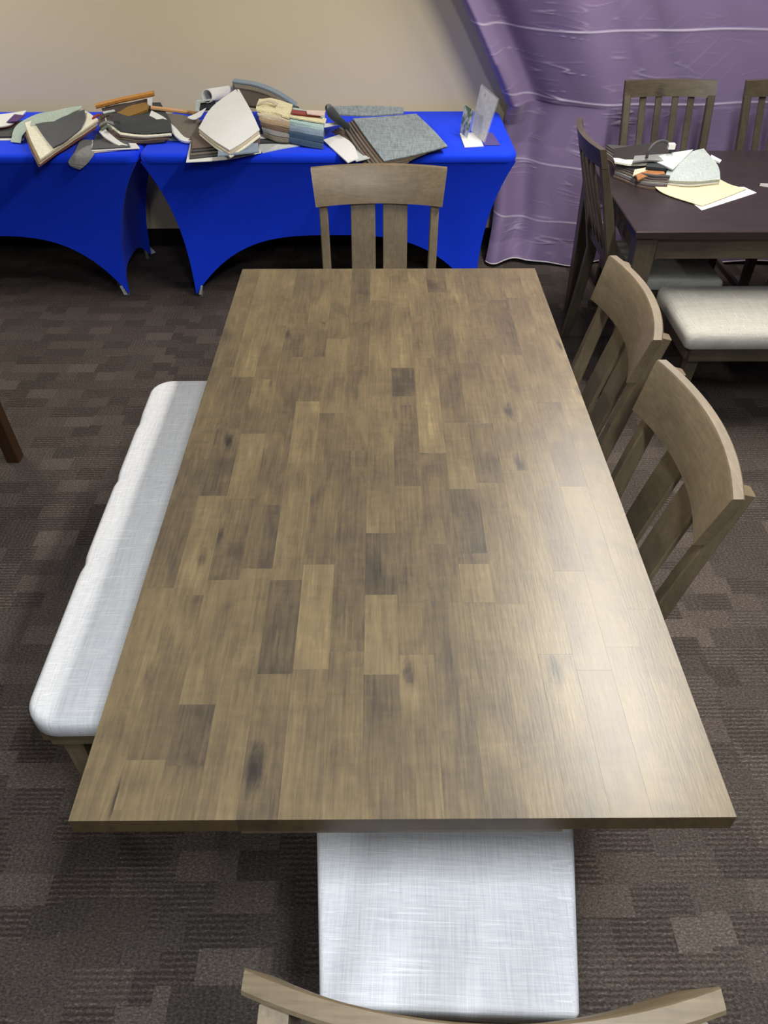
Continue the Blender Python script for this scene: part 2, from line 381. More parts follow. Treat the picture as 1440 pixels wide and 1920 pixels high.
# ------------------------------------------------------------------ main table
TX0, TX1, TY0, TY1, TZ = -0.450, 0.512, 0.543, 2.433, 0.76
def main_table():
    e = tag(empty('dining_table', ((TX0 + TX1) / 2, (TY0 + TY1) / 2, 0)), 'long brown butcher block dining table in the foreground', 'table')
    cx, cy = e.location.x, e.location.y
    rng = random.Random(11)
    NC = 16; cw = (TX1 - TX0) / NC
    # staves whose tone stands out in the photograph: (x, y0, y1, tone)
    forced = [(-0.170, 0.80, 1.02, 0.22), (-0.10, 0.81, 1.06, 0.72), (-0.30, 0.63, 0.74, 0.26), (-0.352, 0.56, 0.64, 0.66), (-0.32, 1.02, 1.26, 0.30),
              (0.03, 0.98, 1.15, 0.16), (-0.265, 1.05, 1.24, 0.30), (-0.27, 1.24, 1.50, 0.62), (-0.33, 1.27, 1.52, 0.34), (0.21, 1.09, 1.29, 0.20),
              (0.075, 1.30, 1.62, 0.36), (0.235, 1.31, 1.54, 0.34), (0.17, 0.96, 1.06, 0.78), (-0.42, 0.543, 1.0, 0.62), (0.06, 1.66, 1.80, 0.30), (-0.25, 1.86, 2.12, 0.36),
              (-0.19, 1.86, 2.06, 0.40), (0.145, 1.85, 2.1, 0.60)]
    for k in range(NC):
        xa = TX0 + k * cw; xb = xa + cw; segs = []
        fs = sorted([(a, b, t) for (x, a, b, t) in forced if xa <= x < xb])
        y = TY0
        def fill(y, end):
            while y < end - 1e-6:
                L = rng.uniform(0.22, 0.62)
                if end - y - L < 0.16: L = end - y
                segs.append((y, y + L, min(0.60, max(0.40, rng.gauss(0.52, 0.06))))); y += L
        for (a, b, t) in fs:
            if a < y: a = y
            fill(y, a); segs.append((a, b, 0.52 + (t - 0.52) * 0.62)); y = b
        fill(y, TY1)
        for (a, b, t) in segs:
            hx, hy, c = cw / 2, (b - a) / 2, 0.00012; th = 0.033
            m = MB(); dz = 0.0
            r0 = [(-hx, -hy), (hx, -hy), (hx, hy), (-hx, hy)]; r1 = [(-hx + c, -hy + c), (hx - c, -hy + c), (hx - c, hy - c), (-hx + c, hy - c)]
            m.loft([[(p, q, -th) for p, q in r0], [(p, q, -c) for p, q in r0], [(p, q, 0) for p, q in r1]])
            o = m.build('stave', M_STAVE, e, loc=((xa + xb) / 2 - cx, (a + b) / 2 - cy, TZ + dz)); o['tone'] = t
    zt = TZ - 0.0335
    for s in (-1, 1):
        m = MB(); m.box(s * 0.235 - 0.011, s * 0.235 + 0.011, -0.90, 0.90, zt - 0.055, zt, 0.002); m.build('apron', M_CH['y'], e)
        m = MB(); m.box(-0.246, 0.246, s * 0.911 - 0.011, s * 0.911 + 0.011, zt - 0.055, zt, 0.002); m.build('apron', M_CH['x'], e)
        yy = -0.528 if s < 0 else 0.597
        m = MB(); m.box(-0.05, 0.05, yy - 0.025, yy + 0.025, 0.08, zt - 0.08, 0.004); m.build('pedestal_post', M_CH['z'], e)
        m = MB(); m.loft([[(-0.33, yy - 0.035, 0), (-0.33, yy + 0.035, 0), (0.33, yy + 0.035, 0), (0.33, yy - 0.035, 0)],
                          [(-0.33, yy - 0.035, 0.04), (-0.33, yy + 0.035, 0.04), (0.33, yy + 0.035, 0.04), (0.33, yy - 0.035, 0.04)],
                          [(-0.08, yy - 0.035, 0.08), (-0.08, yy + 0.035, 0.08), (0.08, yy + 0.035, 0.08), (0.08, yy - 0.035, 0.08)]])
        m.build('foot', M_CH['x'], e)
        m = MB(); m.box(-0.224, 0.224, yy - 0.04, yy + 0.04, zt - 0.08, zt, 0.003); m.build('cleat', M_CH['x'], e)
    m = MB(); m.box(-0.02, 0.02, -0.502, 0.571, 0.20, 0.30, 0.003); m.build('stretcher', M_CH['y'], e)
main_table()

# ------------------------------------------------------------------ chairs around the long table
def back_y(z):           # back posts lean away from the seat above z = 0.45
    return -0.02 - 0.118 * ((z - 0.45) / 0.52) ** 1.15 if z > 0.45 else -0.02 - 0.05 * ((0.45 - z) / 0.45) ** 1.3
def make_chair():
    e = empty('dining_chair')
    hw = lambda y: 0.200 + 0.048 * (y / 0.43)
    m = pad(hw, 0.0, 0.43, 0.432, 0.478, 0.012, 0.012, 0.006); m.build('seat', M_LINEN, e, smooth=True)
    m = MB(); f = [(-0.185, 0.02), (0.185, 0.02), (0.225, 0.405), (-0.225, 0.405)]
    m.loft([[(x, y, 0.36) for x, y in f], [(x, y, 0.431) for x, y in f]]); m.build('seat_frame', M_CH['x'], e)
    for s in (-1, 1):
        m = MB(); m.bar([(s * 0.205, 0.385, 0), (s * 0.205, 0.385, 0.43)], [0.030, 0.042], [0.030, 0.042], (1, 0, 0)); m.build('leg', M_CH['z'], e)
        zs = [0.0, 0.15, 0.30, 0.45, 0.60, 0.75, 0.88, 0.964]
        px = lambda z: s * (0.187 + 0.014 * max(0, (z - 0.45)) / 0.5)
        m = MB(); m.bar([(px(z), back_y(z) - 0.015, z) for z in zs], 0.030, [0.034, 0.038, 0.042, 0.046, 0.040, 0.034, 0.028, 0.025], (1, 0, 0)); m.build('back_post', M_CH['z'], e)
    # curved top rail fixed to the front of the posts
    def rail(z0, z1, hx0, hx1, sag, th):
        m = MB(); rings = []
        n = 18
        for k in range(n + 1):
            u = -1 + 2 * k / n
            d = -sag * (1 - u * u)
            p = []
            for (z, h, o) in ((z0, hx0, 0), (z1, hx1, 0), (z1, hx1, th), (z0, hx0, th)):
                p.append((u * h, back_y(z) + 0.004 + o + d, z))
            c = 0.003
            q = [p[0], (p[1][0], p[1][1], z1 - c), (p[1][0], p[1][1] + c, z1), (p[2][0], p[2][1] - c, z1), (p[2][0], p[2][1], z1 - c), p[3]]
            rings.append(q)
        m.loft(rings); return m
    rail(0.852, 0.972, 0.222, 0.235, 0.040, 0.024).build('top_rail', M_CH['x'], e, smooth=True)
    m = MB(); zs = (0.49, 0.53)
    m.bar([(-0.175, back_y(0.51) - 0.012, 0.51), (0, back_y(0.51) - 0.028, 0.51), (0.175, back_y(0.51) - 0.012, 0.51)], 0.045, 0.02, (0, 0, 1)); m.build('lower_rail', M_CH['x'], e)
    for s in (-1, 1):
        m = MB()
        zz = [0.515, 0.62, 0.74, 0.856]
        m.bar([(s * 0.0575, back_y(z) - 0.022 - 0.004 * k, z) for k, z in enumerate(zz)], 0.088, 0.011, (1, 0, 0), 0.002)
        m.build('slat', M_CH['z'], e)
    return e
G = 'chairs around the long table'
ch0 = make_chair()
def place(o, x, y, rz, label, group, cat='chair'):
    o.location = (x, y, 0); o.rotation_euler = (0, 0, R(rz)); tag(o, label, cat, group)
place(ch0, 0.102, 0.382, -2.4, 'nearest wooden dining chair, its curved top rail cut off by the lower frame edge', G)
place(copy_tree(ch0), 0.000, 2.655, 180, 'wooden slat-back chair at the far end of the long table, before the blue cloth', G)
place(copy_tree(ch0), 0.508, 1.795, 89, 'slat-back wooden chair on the right of the long table, the farther of two', G)
place(copy_tree(ch0), 0.490, 1.236, 90, 'slat-back wooden chair on the right of the long table, the nearer of two', G)

# ------------------------------------------------------------------ benches
def bench(loc, rz, L, D, label, mw, linen, corner, edge, H=0.485, dents=None, splay=0.0, th=0.06):
    e = tag(empty('bench', loc, R(rz)), label, 'bench', 'upholstered benches')
    m = pad(lambda y: D / 2, -L / 2, L / 2, H - th, H - 0.008, corner, edge, 0.008, dents=dents); m.build('seat_cushion', linen, e, smooth=True)
    a, b = D / 2 - 0.025, L / 2 - 0.03; z0, z1 = H - th - 0.055, H - th - 0.0005
    for s in (-1, 1):
        m = MB(); m.box(s * a - 0.011, s * a + 0.011, -b, b, z0, z1, 0.002); m.build('apron', mw['y'], e)
        m = MB(); m.box(-a + 0.0115, a - 0.0115, s * b - 0.011, s * b + 0.011, z0, z1, 0.002); m.build('apron', mw['x'], e)
        for q in (-1, 1):
            m = MB(); m.bar([(s * (a - 0.035 + splay * 0.4), q * (b - 0.035 + splay), 0.0), (s * (a - 0.035), q * (b - 0.035), z1)], [0.032, 0.046], [0.032, 0.046], (1, 0, 0)); m.build('leg', mw['z'], e)
    return e
bench((-0.552, 1.555, 0), 0.6, 1.32, 0.38, 'long white linen bench along the left side of the long table', M_CH, M_LINEN, 0.07, 0.018,
      dents=[(-0.19, 0.42), (-0.19, 0.14), (-0.19, -0.20)])
bench((1.72, 2.72, 0), 90, 1.20, 0.42, 'off-white padded bench at the front of the dark table', M_DK, M_LINEN2, 0.03, 0.030, splay=0.03, th=0.075)

# ------------------------------------------------------------------ dark table and its chairs
def dark_table():
    x0, x1, y0, y1, z = 0.925, 2.45, 2.742, 3.705, 0.76
    e = tag(empty('dining_table', ((x0 + x1) / 2, (y0 + y1) / 2, 0)), 'dark espresso dining table before the purple curtain', 'table')
    hx, hy = (x1 - x0) / 2, (y1 - y0) / 2
    m = MB(); m.box(-hx, hx, -hy, hy, z - 0.028, z, 0.003); m.build('tabletop', M_DT, e)
    for s in (-1, 1):
        m = MB(); m.box(-hx + 0.10, hx - 0.10, s * (hy - 0.045) - 0.011, s * (hy - 0.045) + 0.011, z - 0.115, z - 0.0285, 0.002); m.build('apron', M_DK['x'], e)
        m = MB(); m.box(s * (hx - 0.045) - 0.011, s * (hx - 0.045) + 0.011, -hy + 0.10, hy - 0.10, z - 0.115, z - 0.0285, 0.002); m.build('apron', M_DK['y'], e)
        for q in (-1, 1):
            m = MB(); m.bar([(s * (hx - 0.055), q * (hy - 0.055), 0), (s * (hx - 0.055), q * (hy - 0.055), z - 0.0285)], [0.055, 0.078], [0.055, 0.078], (1, 0, 0), 0.004); m.build('leg', M_DK['z'], e)
dark_table()
def make_dark_chair():
    e = empty('dining_chair')
    hw = lambda y: 0.20 + 0.03 * (y / 0.42)
    m = pad(hw, 0.0, 0.42, 0.425, 0.475, 0.02, 0.02, 0.010); m.build('seat', M_LINEN2, e, smooth=True)
    m = MB(); f = [(-0.18, 0.02), (0.18, 0.02), (0.21, 0.40), (-0.21, 0.40)]
    m.loft([[(x, y, 0.36) for x, y in f], [(x, y, 0.4245) for x, y in f]]); m.build('seat_frame', M_DK['x'], e)
    for s in (-1, 1):
        m = MB(); m.bar([(s * 0.19, 0.375, 0), (s * 0.19, 0.375, 0.42)], [0.030, 0.042], [0.030, 0.042], (1, 0, 0)); m.build('leg', M_DK['z'], e)
        zs = [0.0, 0.15, 0.30, 0.45, 0.60, 0.75, 0.88, 0.912]
        px = lambda z: s * (0.188 + 0.012 * max(0, (z - 0.45)) / 0.5)
        m = MB(); m.bar([(px(z), back_y(z) * 1.15 - 0.008, z) for z in zs], 0.032, [0.034, 0.038, 0.042, 0.044, 0.040, 0.036, 0.032, 0.030], (1, 0, 0)); m.build('back_post', M_DK['z'], e)
        m = MB(); m.box(s * 0.19 - 0.01, s * 0.19 + 0.01, 0.0, 0.36, 0.16, 0.19, 0.002); m.build('side_stretcher', M_DK['y'], e)
    m = MB(); rings = []
    for k in range(17):
        u = -1 + k / 8; d = -0.03 * (1 - u * u)
        rings.append([(u * 0.216, back_y(z) * 1.15 - 0.02 + o + d, z) for z, o in ((0.905, 0), (0.972, 0), (0.972, 0.024), (0.905, 0.024))])
    m.loft(rings); m.build('top_rail', M_DK['x'], e, smooth=True)
    m = MB(); m.bar([(-0.18, back_y(0.52) - 0.015, 0.52), (0.18, back_y(0.52) - 0.015, 0.52)], 0.04, 0.018, (0, 0, 1)); m.build('lower_rail', M_DK['x'], e)
    for x in (-0.115, -0.040, 0.040, 0.115):
        m = MB(); m.bar([(x * 0.92, back_y(0.53) - 0.015, 0.53), (x * 0.97, back_y(0.72) * 1.15 - 0.03, 0.72), (x, back_y(0.905) * 1.15 - 0.035, 0.907)], 0.030, 0.011, (1, 0, 0), 0.002)
        m.build('slat', M_DK['z'], e)
    return e
G2 = 'chairs around the dark table'
dc = make_dark_chair()
place(dc, 0.985, 3.19, -90, 'dark chair at the left end of the dark table, its back seen edge-on', G2)
place(copy_tree(dc), 1.375, 3.88, 180, 'dark slat-back chair behind the dark table, in front of the purple curtain', G2)
place(copy_tree(dc), 1.945, 3.88, 180, 'dark slat-back chair behind the dark table, cut off by the right frame edge', G2)

# reddish-brown chair whose splayed rear leg shows at the left frame edge
def red_chair():
    e = tag(empty('side_chair', (-1.66, 2.24, 0), R(90)), 'red-brown wooden chair at the left frame edge, only one splayed leg in view', 'chair')
    m = pad(lambda y: 0.21, -0.19, 0.24, 0.44, 0.47, 0.03, 0.012, 0.003); m.build('seat', M_RED, e, smooth=True)
    for s in (-1, 1):
        m = MB(); m.bar([(s * 0.17, 0.20, 0), (s * 0.16, 0.18, 0.44)], 0.034, 0.034, (1, 0, 0)); m.build('leg', M_RED, e)
        m = MB(); m.bar([(s * 0.17, -0.235, 0), (s * 0.168, -0.222, 0.30), (s * 0.165, -0.216, 0.44), (s * 0.165, -0.232, 0.70), (s * 0.17, -0.27, 0.95)], [0.050, 0.050, 0.046, 0.034, 0.030], [0.050, 0.052, 0.048, 0.036, 0.030], (1, 0, 0)); m.build('back_post', M_RED, e)
    for z in (0.62, 0.76, 0.90):
        m = MB(); m.bar([(-0.15, -0.228 - (z - 0.6) * 0.11, z), (0.15, -0.228 - (z - 0.6) * 0.11, z)], 0.05, 0.014, (0, 0, 1)); m.build('back_slat', M_RED, e)
red_chair()

# ------------------------------------------------------------------ blue covered tables
M_BLUE = fabric('blue_spandex', lin(18, 64, 240), 0.05, 1200, 0.75, 0.05, bump=0.08)
M_PKT = plain('foot_pocket_grey', lin(170, 172, 180), 0.7)
M_PLAST = plain('grey_plastic', lin(150, 150, 148), 0.5)
M_STEEL = plain('grey_steel', lin(110, 110, 112), 0.4)
def cover_table(cx, W, ins, label_t, label_c):
    y0, y1 = 3.715, 4.46; cy = (y0 + y1) / 2; D = (y1 - y0) / 2; zt, zl = 0.745, 0.705
    e = tag(empty('folding_table', (cx, cy, 0)), label_t, 'table', 'folding tables under blue covers')
    m = MB(); m.box(-W + 0.03, W - 0.03, -D + 0.03, D - 0.03, zl + 0.004, zt - 0.006, 0.004); m.build('tabletop', M_PLAST, e)
    iy = 0.11
    for s in (-1, 1):
        for q in (-1, 1):
            m = MB(); m.tube([(s * (W - ins - 0.026), q * (D - iy - 0.026), 0.0), (s * (W - ins - 0.05), q * (D - iy - 0.05), zl)], 0.010); m.build('leg', M_STEEL, e, smooth=True)
    c = tag(empty('table_cover', (cx, cy, 0)), label_c, 'tablecloth', 'blue stretch table covers')
    rc = 0.055; n = 6
    def outl(d, z):
        pts = []
        r = max(rc - d, 0.01)
        for sx, sy, a0 in ((1, 1, 0), (-1, 1, 90), (-1, -1, 180), (1, -1, 270)):
            for k in range(n + 1):
                a = R(a0 + 90 * k / n); pts.append((sx * (W - d - r) + r * math.cos(a), sy * (D - d - r) + r * math.sin(a), z))
        return pts
    m = MB(); prof = [(0.004, zl), (0.0, zl + 0.008), (0.0, zt - 0.014), (0.004, zt - 0.005), (0.014, zt)]
    m.loft([outl(d, z) for d, z in prof], caps=False)
    b = outl(0.014, zt); m.add(b, [tuple(range(len(b)))])
    m.build('top_sleeve', M_BLUE, c, smooth=True)
    g = lambda t: 1 - (1 - t) ** 2.6
    def panel(name, A, length, pt):
        m = MB(); NS, NT_ = 48, 22; vs = []; fs = []
        for i in range(NS + 1):
            s = i / NS; d = min(s, 1 - s) * 2
            zb = 0.012 + A * (1 - (1 - d) ** 3)
            for j in range(NT_ + 1):
                z = zl + 0.004 - (zl + 0.004 - zb) * j / NT_; t = (zl + 0.004 - z) / (zl + 0.004)
                vs.append(pt(s, z, t))
        for i in range(NS):
            for j in range(NT_):
                a = i * (NT_ + 1) + j; fs.append((a, a + 1, a + NT_ + 2, a + NT_ + 1))
        m.add(vs, fs); return m.build(name, M_BLUE, c, smooth='all')
    def fb(sg):
        def pt(s, z, t):
            hx = W - 0.006 - ins * g(t); u = 2 * s - 1
            bow = 0.05 * g(t) * (1 - abs(u) ** 4) * 0.6
            return (u * hx, sg * (D - 0.006 - iy * g(t) - bow), z)
        return pt
    def lr(sg):
        def pt(s, z, t):
            hy = D - 0.006 - iy * g(t); u = 2 * s - 1
            bow = 0.03 * g(t) * (1 - abs(u) ** 4)
            return (sg * (W - 0.006 - ins * g(t) - bow), u * hy, z)
        return pt
    panel('front_panel', 0.31, 1.5, fb(-1)); panel('back_panel', 0.31, 1.5, fb(1))
    panel('side_panel', 0.11, 0.7, lr(-1)); panel('side_panel', 0.11, 0.7, lr(1))
    for s in (-1, 1):
        x = s * (W - ins - 0.008); y = -(D - iy - 0.004)
        m = MB(); m.loft([[(x - s * 0.030, y - 0.006, 0.062), (x - s * 0.040, y - 0.006, 0.060), (x - s * 0.040, y + 0.002, 0.060), (x - s * 0.030, y + 0.002, 0.062)],
                          [(x - s * 0.012, y - 0.006, 0.014), (x - s * 0.027, y - 0.006, 0.014), (x - s * 0.027, y + 0.002, 0.014), (x - s * 0.012, y + 0.002, 0.014)]])
        m.build('foot_pocket', M_PKT, c)
cover_table(-0.232, 0.868, 0.125, 'folding table under the blue cover left of the purple curtain', 'royal blue stretch cover on the table next to the purple curtain')
cover_table(-1.976, 0.868, 0.205, 'folding table under the blue cover at the left frame edge', 'royal blue stretch cover on the table at the left frame edge')

# ------------------------------------------------------------------ curtain
def curtain():
    t = NT('purple_satin')
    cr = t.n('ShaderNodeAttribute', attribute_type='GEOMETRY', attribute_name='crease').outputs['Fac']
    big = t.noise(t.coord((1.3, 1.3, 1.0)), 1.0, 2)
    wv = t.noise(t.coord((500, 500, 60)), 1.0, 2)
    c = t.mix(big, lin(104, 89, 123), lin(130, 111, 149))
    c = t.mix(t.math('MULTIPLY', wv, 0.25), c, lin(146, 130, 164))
    t.base(t.mix(t.math('MULTIPLY', cr, 0.8, clamp=True), c, lin(214, 206, 224)))  # light caught by crease and crumple ridges, painted in as paler lilac
    t.rough(0.72); t.spec(0.2); t.b.inputs['Sheen Weight'].default_value = 0.25; t.b.inputs['Sheen Roughness'].default_value = 0.4
    zs = []
    z = 0.022
    creases = [0.225, 0.505, 0.82, 1.135, 1.45]
    while z < 1.5: zs.append(z); z += 0.004
    while z < 2.74: zs.append(z); z += 0.03
    xr = 3.2; NX = 420
    def left(z):
        if z < 0.80: return 0.600 + 0.06 * math.sin(min(1, z / 0.80) * math.pi / 2) + 0.012 * math.sin(z * 9)
        return 0.66 - 0.70 * (z - 0.80) ** 1.02 * (0.80 + 0.1 * (z - .8))
    vs, cr_v = [], []
    for z in zs:
        xl = left(z); zz = z
        for i in range(NX + 1):
            q = i / NX; u = q ** 1.25
            x = xl + (xr - xl) * u
            s = (x - xl)
            base = 4.235 + 0.05 * min(1, z / 1.1) ** 0.8
            # folds run down from the gathered left edge and die out to the right
            fold = 0.0
            fold += -0.17 * math.exp(-((s - 0.03) / 0.06) ** 2) * min(1.0, max(0.0, z - 0.70) / 0.3) - 0.045 * math.exp(-((s - 0.045) / 0.05) ** 2) * (1 - min(1.0, max(0.0, z - 0.70) / 0.3))
            fold += 0.13 * math.exp(-((s - 0.10) / 0.24) ** 2) * min(1.0, z / 0.6)
            fold += 0.030 * math.exp(-((s - 0.17) / 0.05) ** 2)
            fold += 0.028 * math.sin(s * 11.0 + 1.2 * noise.noise(Vector((s * 2, z * 1.2, 3)))) * (0.35 + 0.65 * math.exp(-s * 0.9))
            fold += 0.020 * noise.noise(Vector((s * 5.5, z * 0.9, 0.4)))
            edge = 0.03 * math.exp(-s / 0.012)
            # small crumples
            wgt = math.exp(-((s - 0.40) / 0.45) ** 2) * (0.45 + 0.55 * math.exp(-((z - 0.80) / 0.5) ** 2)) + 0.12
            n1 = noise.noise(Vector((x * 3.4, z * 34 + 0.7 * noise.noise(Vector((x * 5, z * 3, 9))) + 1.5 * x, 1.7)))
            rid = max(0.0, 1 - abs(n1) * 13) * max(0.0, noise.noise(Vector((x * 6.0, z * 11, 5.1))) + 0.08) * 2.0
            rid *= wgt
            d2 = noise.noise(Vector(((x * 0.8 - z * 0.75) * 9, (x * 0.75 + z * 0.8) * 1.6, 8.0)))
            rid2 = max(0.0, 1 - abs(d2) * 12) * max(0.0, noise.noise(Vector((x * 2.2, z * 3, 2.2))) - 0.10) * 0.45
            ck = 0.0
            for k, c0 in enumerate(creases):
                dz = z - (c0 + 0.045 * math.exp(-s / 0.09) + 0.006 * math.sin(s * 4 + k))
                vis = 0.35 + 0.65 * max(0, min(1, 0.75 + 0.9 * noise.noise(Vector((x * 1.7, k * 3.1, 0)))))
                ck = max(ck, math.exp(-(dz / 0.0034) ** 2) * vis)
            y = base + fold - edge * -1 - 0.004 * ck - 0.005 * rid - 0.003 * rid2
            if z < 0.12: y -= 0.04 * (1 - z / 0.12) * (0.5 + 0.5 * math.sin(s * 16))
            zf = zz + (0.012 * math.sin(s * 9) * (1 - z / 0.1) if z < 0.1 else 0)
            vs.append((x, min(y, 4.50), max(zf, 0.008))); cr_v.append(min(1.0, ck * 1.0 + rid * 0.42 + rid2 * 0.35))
    n = NX + 1; fs = []
    for j in range(len(zs) - 1):
        for i in range(NX):
            a = j * n + i; fs.append((a, a + 1, a + n + 1, a + n))
    me = bpy.data.meshes.new('curtain'); me.from_pydata(vs, [], fs)
    me.polygons.foreach_set('use_smooth', [True] * len(fs))
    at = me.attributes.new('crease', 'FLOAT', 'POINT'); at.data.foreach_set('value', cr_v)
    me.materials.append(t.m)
    o = link('curtain', me); tag(o, 'purple satin curtain with fold creases, pale ridge highlights painted along them', 'curtain')
    md = o.modifiers.new('thick', 'SOLIDIFY'); md.thickness = 0.003; md.offset = 1.0
    m = MB(); m.tube([Vector(vs[i]) + Vector((0, -0.004, -0.002)) for i in range(0, NX + 1, 3)], 0.004, 6); m.build('hem', plain('white_hem', lin(205, 200, 205), 0.8), o, smooth=True)
    m = MB(); m.tube([(-0.9, 4.40, 2.745), (3.4, 4.40, 2.745)], 0.012, 10); tag(m.build('curtain_rod', M_STEEL, smooth=True), 'steel rod carrying the purple curtain', 'rod')
curtain()

# ------------------------------------------------------------------ fabric sample books on the blue tables
F = {}
def fab(key, rgb, var=0.10, weave=600, **kw):
    if key not in F: F[key] = fabric('cloth_' + key, lin(*rgb), var, weave, **kw)
    return F[key]
CHAR = fab('charcoal', (74, 76, 80)); CREAM = fab('cream', (232, 228, 208)); BEIGE = fab('beige', (196, 184, 160)); TAN = fab('tan', (160, 138, 110))
BRN = fab('brown', (98, 80, 66)); RUST = fab('rust', (120, 62, 52)); MINT = fab('mint', (168, 184, 172)); GREY = fab('grey', (128, 128, 126))
BLACK = fab('black', (44, 48, 52)); WHITE = fab('white', (226, 226, 224), 0.035); TAUPE = fab('taupe', (106, 98, 88)); PURP = fab('purple', (84, 50, 110))
GOLD = fab('gold', (140, 104, 44)); PLUM = fab('plum', (84, 70, 72)); YEL = fab('pale_yellow', (222, 214, 172)); AQUA = fab('aqua', (168, 192, 190))
SLATE = fab('slate_blue', (124, 140, 158)); NAVY = fab('navy', (48, 70, 96)); TWEED = fab('grey_tweed', (128, 138, 142), 0.12, 150); DGREY = fab('dark_grey', (62, 62, 62))
LIGHT = fab('light_grey', (190, 196, 195)); DBRN = fab('dark_brown', (70, 58, 50)); RED = fab('red', (140, 52, 44)); PINK = fab('blush', (214, 190, 180))
M_OAK = wood('amber_wood', 'x', [(0, lin(140, 88, 30)), (0.5, lin(190, 128, 52)), (1, lin(218, 160, 80))], 0.45, 0.55, 0.5)
M_PINE = wood('pale_wood', 'x', [(0, lin(180, 130, 84)), (0.5, lin(214, 164, 116)), (1, lin(232, 188, 146))], 0.5, 0.55, 0.5)
M_PAPER = plain('white_paper', lin(228, 228, 226), 0.7); M_CREAMP = plain('cream_card', lin(208, 194, 160), 0.7)

def book(name, label, cat='fabric samples'):
    return tag(empty(name), label, cat, 'fabric sample books')
def set_base(e):
    """move the empty to the base of its parts without moving them"""
    bpy.context.view_layer.update()
    pts = [q.matrix_world @ v.co for q in bpy.data.objects if q.parent == e for v in q.data.vertices]
    c = Vector((sum(p.x for p in pts) / len(pts), sum(p.y for p in pts) / len(pts), min(p.z for p in pts)))
    for q in [q for q in bpy.data.objects if q.parent == e]:
        q.data.transform(Matrix.Translation(-c))
    e.location = c
def sw(parent, rows, mat, th=0.004, name='swatch', **kw): return sheet(name, rows, mat, parent, th, **kw)

# far left: white and purple samples over a charcoal one
b = book('fabric_sample_book', 'white and purple fabric samples at the left frame edge')
sw(b, [[(-1.975, 3.923, 0.75), (-1.689, 3.929, 0.75)], [(-2.075, 4.168, 0.75), (-1.749, 4.147, 0.75)]], WHITE)
sw(b, [[(-1.981, 3.947, 0.76), (-1.695, 3.954, 0.76)], [(-2.063, 4.158, 0.772), (-1.764, 4.192, 0.768)]], DGREY, 0.007)
sw(b, [[(-1.991, 3.982, 0.772), (-1.806, 4.039, 0.778), (-1.771, 4.12, 0.786)], [(-2.005, 4.104, 0.8), (-1.851, 4.181, 0.8), (-1.766, 4.24, 0.8)]], RED, 0.004)
sw(b, [[(-1.983, 3.969, 0.78), (-1.803, 4.034, 0.784), (-1.77, 4.123, 0.79)], [(-2.001, 4.099, 0.806), (-1.844, 4.166, 0.806), (-1.759, 4.226, 0.806)]], WHITE, 0.005)
sw(b, [[(-1.804, 4.06, 0.794), (-1.754, 4.067, 0.797)], [(-1.79, 4.144, 0.809), (-1.736, 4.136, 0.806)]], PURP, 0.003)
set_base(b)
# charcoal and cream book hanging over the table edge, with a mint sample folded back
b = book('fabric_sample_book', 'sample book with charcoal top sheet over cream and rust, corner hanging off the table')
rows = lambda dx, dz: [[(-1.485, 3.568, 0.772), (-1.435, 3.716, 0.79), (-1.324, 3.961, 0.83)], [(-1.589, 3.775, 0.792), (-1.498, 3.903, 0.808), (-1.372, 4.014, 0.84)], [(-1.687, 3.994, 0.806), (-1.595, 4.061, 0.822), (-1.441, 4.101, 0.845)]]
def shift(rs, d): return [[tuple(Vector(p) + Vector(d)) for p in r] for r in rs]
for k, mt in enumerate((CREAM, BEIGE, TAN, BEIGE, BRN, RUST)):
    sw(b, shift(rows(0, 0), (0.004 * (k % 2) - 0.002 * k, -0.005 * k, -0.0052 * k)), mt, 0.0045, wob=0.004, seed=k)
sw(b, [[(-1.45, 3.653, 0.794), (-1.419, 3.72, 0.8), (-1.397, 3.799, 0.808), (-1.38, 3.864, 0.818)], [(-1.522, 3.771, 0.802), (-1.481, 3.835, 0.812), (-1.452, 3.913, 0.824), (-1.384, 3.966, 0.838)], [(-1.616, 3.937, 0.818), (-1.543, 3.948, 0.822), (-1.496, 3.984, 0.836), (-1.404, 4.035, 0.856)]], CHAR, 0.005)
sw(b, [[(-1.684, 3.871, 0.752), (-1.67, 3.904, 0.785), (-1.609, 3.958, 0.815), (-1.511, 3.96, 0.826), (-1.471, 4.026, 0.842), (-1.425, 4.054, 0.856)], [(-1.735, 3.888, 0.752), (-1.741, 4.011, 0.79), (-1.663, 4.08, 0.822), (-1.571, 4.082, 0.838), (-1.504, 4.09, 0.85), (-1.428, 4.087, 0.86)]], MINT, 0.003)
set_base(b)
b = tag(sheet('fabric_swatch', [[(-1.419, 3.924, 0.751), (-1.338, 3.924, 0.751)], [(-1.39, 3.741, 0.751), (-1.297, 3.736, 0.75)], [(-1.416, 3.7, 0.719), (-1.33, 3.7, 0.712)], [(-1.406, 3.698, 0.699), (-1.371, 3.698, 0.685)]], GREY, None, 0.003), 'grey swatch hanging over the blue table edge beside the charcoal book', 'fabric swatch', 'fabric sample books')
